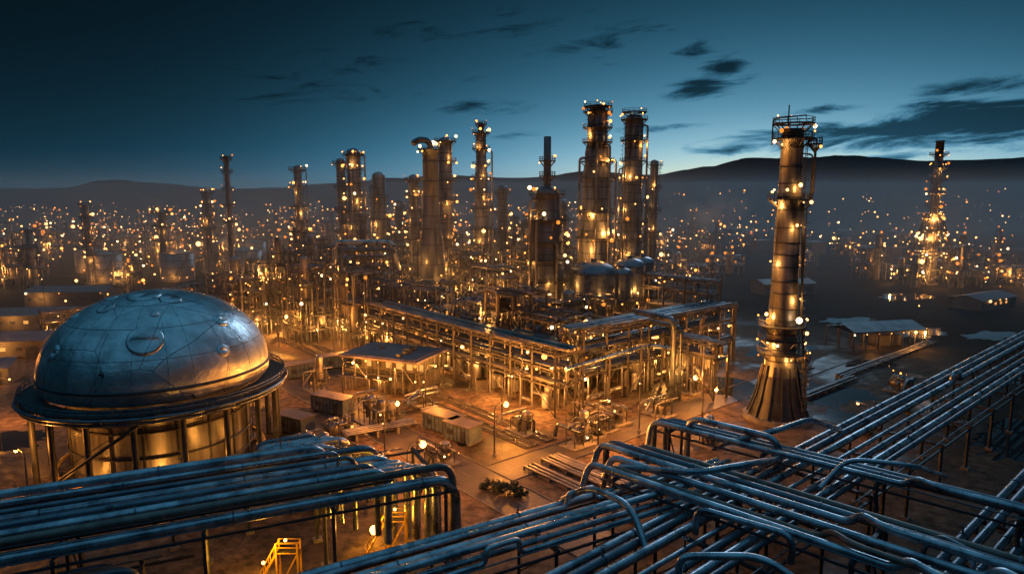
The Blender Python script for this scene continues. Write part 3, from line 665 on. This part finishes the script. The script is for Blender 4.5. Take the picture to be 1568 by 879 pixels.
c3 = N(nt, 'ShaderNodeValToRGB'); e = c3.color_ramp.elements; e[0].position = .4; e[0].color = (.006, .009, .010, 1); e[1].position = .62; e[1].color = (.026, .026, .025, 1)
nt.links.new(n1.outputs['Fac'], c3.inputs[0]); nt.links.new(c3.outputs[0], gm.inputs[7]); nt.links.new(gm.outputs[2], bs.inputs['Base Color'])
mr = N(nt, 'ShaderNodeMapRange'); mr.inputs[1].default_value = .38; mr.inputs[2].default_value = .52; mr.inputs[3].default_value = .4; mr.inputs[4].default_value = .95
nt.links.new(n1.outputs['Fac'], mr.inputs[0])
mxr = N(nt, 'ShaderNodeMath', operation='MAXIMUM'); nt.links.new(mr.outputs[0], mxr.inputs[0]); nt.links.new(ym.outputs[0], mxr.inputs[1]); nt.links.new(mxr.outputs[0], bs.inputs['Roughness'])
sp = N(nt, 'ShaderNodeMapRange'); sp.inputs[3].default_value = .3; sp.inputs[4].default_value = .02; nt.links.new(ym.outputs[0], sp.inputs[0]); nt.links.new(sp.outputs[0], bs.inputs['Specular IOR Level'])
bp = N(nt, 'ShaderNodeBump'); bp.inputs['Strength'].default_value = .7; bp.inputs['Distance'].default_value = .2
nt.links.new(n2.outputs['Fac'], bp.inputs['Height']); nt.links.new(bp.outputs[0], bs.inputs['Normal'])
M['ground_dirt'] = g
b = B(); b.quad([(-9000, -1500, 0), (9000, -1500, 0), (9000, 9000, 0), (-9000, 9000, 0)], 'ground_dirt'); b.obj('ground')
def road(name, a0, b0, a1, b1, w, zo):
    b = B(); p = Vector(W(a0, b0)); q = Vector(W(a1, b1)); d = (q-p).normalized(); n = Vector((-d.y, d.x, 0)); z = Vector((0, 0, zo))
    b.quad([p-n*w/2+z, q-n*w/2+z, q+n*w/2+z, p+n*w/2+z], 'asphalt')
    L = (q-p).length
    for s in (-1, 1):
        c = (p+q)/2+n*s*(w/2+.1); b.box((c.x, c.y, 0), (L, .2, .12), 'kerb', atan2(d.y, d.x))
    s = 2
    while s < L-3:
        c = p+d*s; e2 = c+d*2.5; zz = Vector((0, 0, zo+.004)); b.quad([c-n*.07+zz, e2-n*.07+zz, e2+n*.07+zz, c+n*.07+zz], 'line_paint'); s += 7
    b.obj(name, tuple(p))
road('road', -30, -42, -30, 160, 8, .004)
road('road', -25.8, -14, 100, -14, 7, .006)
road('road', -25.8, 60, -16, 60, 5, .008)
b = B()
def rl(a0, b0, a1, b1):
    p = Vector(W(a0, b0)); q = Vector(W(a1, b1)); d = (q-p).normalized(); n = Vector((-d.y, d.x, 0)); L = (q-p).length
    c = (p+q)/2; b.box((c.x, c.y, 0), (L, 3.2, .1), 'ballast', atan2(d.y, d.x))
    for s in (-.75, .75): b.box((c.x+n.x*s, c.y+n.y*s, .2), (L, .1, .16), 'pipe_metal', atan2(d.y, d.x))
    s = .5
    while s < L: e = p+d*s; b.box((e.x, e.y, .1), (.3, 2.6, .1), 'bark', atan2(d.y, d.x)); s += .9
rl(-14, -9, -14, 110); rl(-9.5, -9, -9.5, 110)
b.obj('railway_track', W(-14, 0))
wm = bpy.data.materials.new('puddle_water'); wm.use_nodes = True; bs = wm.node_tree.nodes['Principled BSDF']; bs.inputs['Base Color'].default_value = (.02, .025, .03, 1); bs.inputs['Roughness'].default_value = .06
nn = N(wm.node_tree, 'ShaderNodeTexNoise'); nn.inputs['Scale'].default_value = 1.2; bb_ = N(wm.node_tree, 'ShaderNodeBump'); bb_.inputs['Strength'].default_value = .04
wm.node_tree.links.new(nn.outputs['Fac'], bb_.inputs['Height']); wm.node_tree.links.new(bb_.outputs[0], bs.inputs['Normal']); M['puddle_water'] = wm
for i, (x, y, rx, ry) in enumerate(((54, 152, 8, 9), (70, 148, 9, 9), (66, 133, 5, 4), (76, 190, 12, 6), (128, 215, 12, 6), (95, 175, 8, 4), (95, 120, 16, 6), (130, 160, 14, 8), (60, 205, 8, 6), (150, 210, 10, 5), (-8, 118, 2.5, 1.2), (110, 98, 14, 6), (-92, 118, 7, 6), (118, 235, 12, 5), (170, 290, 15, 8))):
    b = B(); pts = []
    for k in range(64):
        a = 2*pi*k/64; f = 1+.5*noise.noise(Vector((cos(a)*1.6+i*7, sin(a)*1.6, 0)))+.45*noise.noise(Vector((cos(a)*5+i*7, sin(a)*5, 3)))
        pts.append((x+rx*f*cos(a)*cos(.5)-ry*f*sin(a)*sin(.5), y+rx*f*cos(a)*sin(.5)+ry*f*sin(a)*cos(.5), .018))
    b.quad(pts, 'puddle_water'); b.obj('puddle', (x, y, 0))

def loose(x, y, ang, n, L, z=.5):
    b = B(); d = (cos(ang), sin(ang)); nn = (-d[1], d[0])
    for i in range(n):
        w = i*.9; r = R.choice([.2, .25, .32]); b.tube([(x+nn[0]*w, y+nn[1]*w, .1), (x+nn[0]*w, y+nn[1]*w, z+r), (x+nn[0]*w+d[0]*L, y+nn[1]*w+d[1]*L, z+r), (x+nn[0]*w+d[0]*L, y+nn[1]*w+d[1]*L, .1)], r, 'pipe_plant', 10, bend=.8)
    for s in range(2, int(L), 4): b.box((x+d[0]*s+nn[0]*n*.42, y+d[1]*s+nn[1]*n*.42, 0), (.4, n*1.0, z), 'concrete', ang)
    b.obj('ground_pipe_run', (x, y, 0))
loose(5, 109, radians(-50), 5, 16); loose(2, 106, radians(-50), 3, 14); loose(-30, 118, radians(30), 4, 14, 1.2); loose(60, 140, radians(40), 3, 30); loose(80, 160, radians(40), 3, 60)
for i, (x, y) in enumerate(((14, 121), (17, 124), (-24, 126), (-28, 129), (30, 134), (-19, 140), (12, 117), (-32, 121), (40, 150), (-50, 120), (-36, 112), (-22, 103), (74, 170), (88, 150), (20, 128), (-44, 150), (84, 205), (2, 124), (-30, 106), (-12, 108), (36, 118))):
    b = unit(900+i, 2, 1, 2.2, 1 if i % 3 else 2, 2.4, npipes=7, nves=2, nbulb=3, nlight=0, br=.15, thick=.16)
    b.box((0, 0, 0), (6, 4, .3), 'concrete'); inst(b, 'pump_skid', x, y, PHI+R.choice([0, pi/2]))
def bush(x, y, s, tall=0):
    b = B()
    if tall: b.tube([(x, y, 0), (x+.1, y, tall)], .12, 'bark', 6)
    cl = [(x+R.gauss(0, s*.7), y+R.gauss(0, s*.7), tall+R.uniform(.2, 1.2)*s, R.uniform(.4, .9)*s*.6) for _ in range(14)]
    for c in cl:
        b.tube([(x, y, tall*.7), c[:3]], .04, 'bark', 4, cap=False)
        for k in range(60):
            v = Vector((R.gauss(0, 1), R.gauss(0, 1), R.gauss(0, 1))).normalized()*c[3]*R.uniform(.4, 1.1); o = Vector(c[:3])+v
            t1 = Vector((R.gauss(0, 1), R.gauss(0, 1), R.gauss(0, 1))).normalized()*.16; t2 = t1.cross(v+Vector((.1, 0, .2))).normalized()*.12
            if o.z > .02: b.quad([o-t1, o+t2, o+t1, o-t2], 'foliage')
    b.obj('bush', (x, y, 0))
for (x, y, s, t) in ((-1.5, 97.5, 1.5, 0), (1.2, 96.5, 1.2, 0), (-3.6, 98.5, 1.1, 0), (13, 128, 1.2, .8), (-40, 116, 1.5, 0), (-55, 140, 1.6, 1), (66, 122, 1.4, 0), (85, 128, 1.8, 0), (22, 112, 1.2, 0)): bush(x, y, s, t)
def fence(p0, p1):
    b = B(); p0 = Vector(p0); p1 = Vector(p1); L = (p1-p0).length; d = (p1-p0)/L; s = 0
    while s < L: q = p0+d*s; b.beam(q, q+Vector((0, 0, 2.2)), .09, 'steel_frame'); s += 2.5
    for z in (.15, .6, 1.1, 1.6, 2.1): b.tube([p0+Vector((0, 0, z)), p1+Vector((0, 0, z))], .03, 'steel_frame', 4)
    b.obj('fence', tuple(p0))
fence((-88, 86, 0), (-66, 104, 0)); fence((60, 112, 0), (170, 205, 0)); fence((-100, 150, 0), (-62, 170, 0))

# ------------------------------------------------------------------ background plant: instanced units
var = []
for k in range(7):
    b = unit(300+k, R.choice([2, 3]), 2, 6, R.choice([2, 3, 4]), 4.5, npipes=14, nves=4, nbulb=12, nlight=0, br=.46, rail=False)
    r = R.uniform(.9, 1.8); h = R.uniform(12, 28); x = R.uniform(-8, 8); b.rev(x, 4, [(r, 0), (r, h), (r*.6, h+r*.6), (.01, h+r*.7)], 'steel_shell', 14)
    for z in (h*.5, h*.75, h): platform(b, x, 4, z, r, r+1.3, 3, rail=False, br=.5)
    var.append(b)
vm = [None]*7
def place(k, x, y, ang, sc_=1):
    if vm[k] is None:
        ob = var[k].obj('background_process_unit'); vm[k] = ob.data
    else:
        ob = bpy.data.objects.new('background_process_unit', vm[k]); sc.collection.objects.link(ob)
    ob.location = (x, y, 0); ob.rotation_euler = (0, 0, ang); ob.scale = (sc_,)*3; return ob
cnt = 0
while cnt < 125:
    y = R.choice([R.uniform(270, 600), R.uniform(270, 600), R.uniform(600, 850)]); u = R.choice([R.uniform(-.78, -.25), R.uniform(-.78, .05), R.uniform(-.5, .3)]); x = u*y
    if -240 < x < -110 and 325 < y < 372: continue
    if x < -60 and y < 300: continue
    if x > 60 and y < 300: continue
    if (x+64)**2+(y-282)**2 < 200: continue
    if noise.noise(Vector((x/70, y/70, 9))) < -.1: continue
    ob = place(R.randrange(7), x, y, R.uniform(0, 6.3), R.uniform(.8, 1.25)); cnt += 1
    if cnt % 3 == 0 and y < 520: addlight(ob, (R.uniform(-5, 5), -7.5, R.uniform(5, 12)), 7500, WARM, .5)
for i, (x, y) in enumerate(((225, 345), (185, 350), (240, 330), (215, 320), (190, 325), (255, 360), (170, 400), (120, 380), (85, 350), (100, 420), (235, 300), (260, 390), (140, 480), (180, 520), (230, 470), (290, 500), (110, 520), (70, 460))):
    ob = place(R.randrange(7), x, y, R.uniform(0, 6.3), .9)
    if i % 2 == 0: addlight(ob, (0, -8, 7), 5500, WARM, .5)

RID = [(-3800, 60), (-2250, 52), (-1700, 74), (-1200, 52), (-820, 58), (-270, 112), (60, 100), (350, 126), (620, 112), (790, 134), (1050, 184), (1250, 176), (1480, 188), (1800, 168), (2250, 180), (3200, 150), (5000, 110)]
def ridge(xn):
    for (x0, h0), (x1, h1) in zip(RID, RID[1:]):
        if x0 <= xn <= x1:
            t = (xn-x0)/(x1-x0); t = t*t*(3-2*t); return h0+(h1-h0)*t
    return 60
def hh(x, y):
    yy = max(y, 500); xn = x/yy*3000; h = ridge(xn)
    st = 1500-700*max(0, min(1, (xn-100)/700))
    t = (y-st)/(3000-st)
    if t <= 0: return -6
    t = min(1, t); e = t*t*(3-2*t)
    n = noise.fractal(Vector((x/420, y/420, 0)), 1.0, 2.0, 6)*30+noise.fractal(Vector((x/120, y/120, 5)), 1.0, 2.0, 4)*6
    return e*h+n*min(1, t*2)*(.35 if t > .8 else .9)-6*(1-e)
b = B(); ct = 0
while ct < 950:
    y = 480+(R.random()**1.7)*1300; u = R.uniform(-.85, .85); x = u*y
    if u > .25 and R.random() < .3: continue
    if noise.noise(Vector((x/130, y/130, 2))) < .05: continue
    z = max(0, hh(x, y)); ct += 1
    if z > 45: continue
    h = R.choice([4, 6, 8, 12])
    if ct % 4 == 0 and y < 780: b.box((x, y+3, 0), (R.uniform(8, 20), R.uniform(8, 14), h*.7), 'wall_dark', R.uniform(0, 3))
    b.tube([(x, y-6, z-3), (x, y-6, z+h)], .12, 'steel_dark', 4, cap=False)
    s = .38+y/2600*.7
    b.bulb(x, y-6, z+h+s, s*R.uniform(.6, 1.4))
b.obj('distant_town_lights')
b = B()
for i in range(190):
    y = R.uniform(230, 560); u = R.choice([R.uniform(-.78, -.3), R.uniform(.25, .78), R.uniform(-.78, .78)]); x = u*y
    if u > .2 and R.random() < .7: continue
    h = R.uniform(3, 12); b.tube([(x, y, 0), (x, y, h)], .1, 'steel_dark', 4, cap=False); b.bulb(x, y-.2, h+.2, R.uniform(.25, .5))
    if i % 9 == 0: b.light(x, y-2, min(h, 6), 2600)
b.obj('yard_light_poles')

NX, NY = 300, 80
vs = []; fs = []
for j in range(NY):
    y = 780+(j/(NY-1))**1.2*3600
    for i in range(NX):
        x = (-1.35+2.7*i/(NX-1))*y; z = hh(x, y)
        if y > 3000: z -= (y-3000)*.12
        vs.append((x, y, z))
for j in range(NY-1):
    for i in range(NX-1):
        k = j*NX+i; fs.append((k, k+1, k+NX+1, k+NX))
me = bpy.data.meshes.new('hills'); me.from_pydata(vs, [], fs); me.materials.append(M['hill_soil'])
me.polygons.foreach_set('use_smooth', [True]*len(fs)); ob = bpy.data.objects.new('hills', me); sc.collection.objects.link(ob)

# low mist over the plant (homogeneous scattering volume)
vm_ = bpy.data.materials.new('mist'); vm_.use_nodes = True; nt = vm_.node_tree
for n in list(nt.nodes): nt.nodes.remove(n)
mo = N(nt, 'ShaderNodeOutputMaterial'); vs_ = N(nt, 'ShaderNodeVolumeScatter'); vs_.inputs['Color'].default_value = (.75, .9, 1, 1); vs_.inputs['Density'].default_value = .0009; vs_.inputs['Anisotropy'].default_value = .35
nt.links.new(vs_.outputs[0], mo.inputs['Volume']); M['mist'] = vm_
b = B(); b.box((0, 480, -2), (1500, 660, 56), 'mist'); b.obj('low_mist', (0, 480, 0))
# steam plume drifting off the plant on the right
st = bpy.data.materials.new('steam'); st.use_nodes = True; nt = st.node_tree
for n in list(nt.nodes): nt.nodes.remove(n)
mo = N(nt, 'ShaderNodeOutputMaterial'); pv = N(nt, 'ShaderNodeVolumeScatter'); pv.inputs['Color'].default_value = (.9, .95, 1, 1)
tc = N(nt, 'ShaderNodeTexCoord'); ns = N(nt, 'ShaderNodeTexNoise'); ns.inputs['Scale'].default_value = .09; ns.inputs['Detail'].default_value = 4; nt.links.new(tc.outputs['Object'], ns.inputs['Vector'])
mpv = N(nt, 'ShaderNodeMapping'); mpv.inputs['Scale'].default_value = (1/24, 1/10, 1/13); nt.links.new(tc.outputs['Object'], mpv.inputs['Vector'])
le = N(nt, 'ShaderNodeVectorMath', operation='LENGTH'); nt.links.new(mpv.outputs[0], le.inputs[0])
fa = N(nt, 'ShaderNodeMapRange', interpolation_type='SMOOTHSTEP'); fa.inputs[1].default_value = 1; fa.inputs[2].default_value = .1; fa.inputs[3].default_value = 0; fa.inputs[4].default_value = 1; nt.links.new(le.outputs['Value'], fa.inputs[0])
nr = N(nt, 'ShaderNodeMapRange'); nr.inputs[1].default_value = .42; nr.inputs[2].default_value = .7; nr.inputs[4].default_value = .09; nt.links.new(ns.outputs['Fac'], nr.inputs[0])
mu = N(nt, 'ShaderNodeMath', operation='MULTIPLY'); nt.links.new(fa.outputs[0], mu.inputs[0]); nt.links.new(nr.outputs[0], mu.inputs[1]); nt.links.new(mu.outputs[0], pv.inputs['Density'])
nt.links.new(pv.outputs[0], mo.inputs['Volume']); M['steam'] = st
b = B(); b.vessel((-25, 0, 0), (25, 0, 0), 13.5, 'steam', 16); b.light(-10, -12, -12, 2500); ob = b.obj('steam_plume'); ob.location = (106, 360, 36)

# ------------------------------------------------------------------ world sky
w = bpy.data.worlds.new('World'); sc.world = w; w.use_nodes = True; nt = w.node_tree
for n in list(nt.nodes): nt.nodes.remove(n)
out = N(nt, 'ShaderNodeOutputWorld'); bg = N(nt, 'ShaderNodeBackground'); nt.links.new(bg.outputs[0], out.inputs[0])
tc = N(nt, 'ShaderNodeTexCoord'); nrm = N(nt, 'ShaderNodeVectorMath', operation='NORMALIZE'); nt.links.new(tc.outputs['Generated'], nrm.inputs[0])
sx = N(nt, 'ShaderNodeSeparateXYZ'); nt.links.new(nrm.outputs[0], sx.inputs[0])
def mth(op, a, b_=None, c=None, clamp=False):
    n = N(nt, 'ShaderNodeMath', operation=op); n.use_clamp = clamp
    for i, v in enumerate((a, b_, c)):
        if v is None: continue
        if isinstance(v, (int, float)): n.inputs[i].default_value = v
        else: nt.links.new(v, n.inputs[i])
    return n.outputs[0]
D = 57.2958
el = mth('MULTIPLY', mth('ARCSINE', sx.outputs[2]), D); elc = mth('MAXIMUM', el, 0)
az = mth('MULTIPLY', mth('ARCTAN2', sx.outputs[0], sx.outputs[1]), D)
def gauss(v, c, s): t = mth('DIVIDE', mth('SUBTRACT', v, c), s); return mth('EXPONENT', mth('MULTIPLY', mth('MULTIPLY', t, t), -1))
azg = mth('ADD', mth('MULTIPLY', gauss(az, 20, 27), .965), .035)
azn = mth('ADD', mth('MULTIPLY', gauss(az, 22, 20), .97), .03)
G = mth('MULTIPLY', mth('MULTIPLY', mth('EXPONENT', mth('DIVIDE', elc, -5.4)), azg), .92)
G = mth('ADD', G, mth('MULTIPLY', mth('MULTIPLY', mth('EXPONENT', mth('DIVIDE', elc, -2.6)), azn), .55))
hi = N(nt, 'ShaderNodeMapRange', interpolation_type='SMOOTHSTEP'); nt.links.new(el, hi.inputs[0]); hi.inputs[1].default_value = 17; hi.inputs[2].default_value = 48; hi.inputs[4].default_value = .18  # extra glow added to the unseen upper sky, brightens pipe and dome reflections
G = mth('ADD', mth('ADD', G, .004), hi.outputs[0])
cv = N(nt, 'ShaderNodeCombineXYZ'); nt.links.new(mth('MULTIPLY', az, .10), cv.inputs[0]); nt.links.new(mth('MULTIPLY', mth('SUBTRACT', el, mth('MULTIPLY', az, .07)), .5), cv.inputs[1])
cn = N(nt, 'ShaderNodeTexNoise'); cn.inputs['Scale'].default_value = 1.5; cn.inputs['Detail'].default_value = 10; cn.inputs['Roughness'].default_value = .62; cn.inputs['Distortion'].default_value = .5
nt.links.new(cv.outputs[0], cn.inputs['Vector'])
def blob(a, e, sa, se, k, sl=.08): return mth('MULTIPLY', mth('MULTIPLY', gauss(az, a, sa), gauss(mth('SUBTRACT', el, mth('MULTIPLY', mth('SUBTRACT', az, a), sl)), e, se)), k)
msk = blob(33, 4.7, 11, 1.5, 1.35)
for bl in ((20, 3.6, 5, .9, .95), (15, 8.0, 2.8, .9, .95), (16.5, 9.4, 2.2, .9, .8), (14.5, 10.8, 2.8, .7, .7), (18.5, 8.6, 2.2, .5, .6), (-1.5, 7.0, 4.0, .8, .85), (8, 11.5, 4.5, 1.8, .55), (1, 4.6, 3.5, .4, .55), (-16, 8.5, 13, 2.4, .34), (35, 7.0, 6, .8, .85), (24, 5.9, 6, .5, .6), (14, 5.2, 5, .35, .5), (0, 13, 12, 2, .34), (27, 2.3, 7, .35, .8)):
    msk = mth('MAXIMUM', msk, blob(*bl))
cl = mth('ADD', msk, mth('MULTIPLY', mth('SUBTRACT', cn.outputs['Fac'], .5), 2.6))
cr_ = N(nt, 'ShaderNodeMapRange', interpolation_type='SMOOTHSTEP'); nt.links.new(cl, cr_.inputs[0]); cr_.inputs[1].default_value = .28; cr_.inputs[2].default_value = .95; cr_.inputs[4].default_value = .88
mk = N(nt, 'ShaderNodeMapRange'); nt.links.new(msk, mk.inputs[0]); mk.inputs[1].default_value = .02; mk.inputs[2].default_value = .2
cm = mth('SUBTRACT', 1, mth('MULTIPLY', cr_.outputs[0], mk.outputs[0]))
G = mth('MULTIPLY', G, cm)
G2 = mth('MULTIPLY', G, G)
cc = N(nt, 'ShaderNodeCombineXYZ')
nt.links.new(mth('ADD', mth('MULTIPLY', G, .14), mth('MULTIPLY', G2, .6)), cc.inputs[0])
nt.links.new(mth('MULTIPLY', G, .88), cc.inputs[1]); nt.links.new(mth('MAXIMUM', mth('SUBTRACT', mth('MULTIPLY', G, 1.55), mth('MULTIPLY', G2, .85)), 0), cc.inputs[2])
sky = N(nt, 'ShaderNodeTexSky', sky_type='NISHITA'); sky.sun_disc = False; sky.sun_elevation = radians(-3); sky.sun_rotation = radians(22)
ss = N(nt, 'ShaderNodeVectorMath', operation='SCALE'); nt.links.new(sky.outputs[0], ss.inputs[0]); ss.inputs['Scale'].default_value = .006
ad = N(nt, 'ShaderNodeVectorMath', operation='ADD'); nt.links.new(cc.outputs[0], ad.inputs[0]); nt.links.new(ss.outputs[0], ad.inputs[1])
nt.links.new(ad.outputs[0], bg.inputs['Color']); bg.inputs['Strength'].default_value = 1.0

sl = bpy.data.lights.new('sun', 'SUN'); sl.energy = .36; sl.angle = radians(14); sl.color = (.5, .76, 1.0)
so = bpy.data.objects.new('sun', sl); sc.collection.objects.link(so)
so.rotation_euler = Vector((-sin(radians(22)), -cos(radians(22)), -.45)).to_track_quat('-Z', 'Y').to_euler()

cd = bpy.data.cameras.new('camera'); cd.lens = 24; cd.sensor_width = 36; cd.clip_end = 20000; cd.clip_start = .5
co = bpy.data.objects.new('camera', cd); sc.collection.objects.link(co); co.location = (0, 0, 45); co.rotation_euler = (radians(82), 0, 0)
sc.camera = co
print('LIGHTS', NL[0], 'OBJS', len(bpy.data.objects))
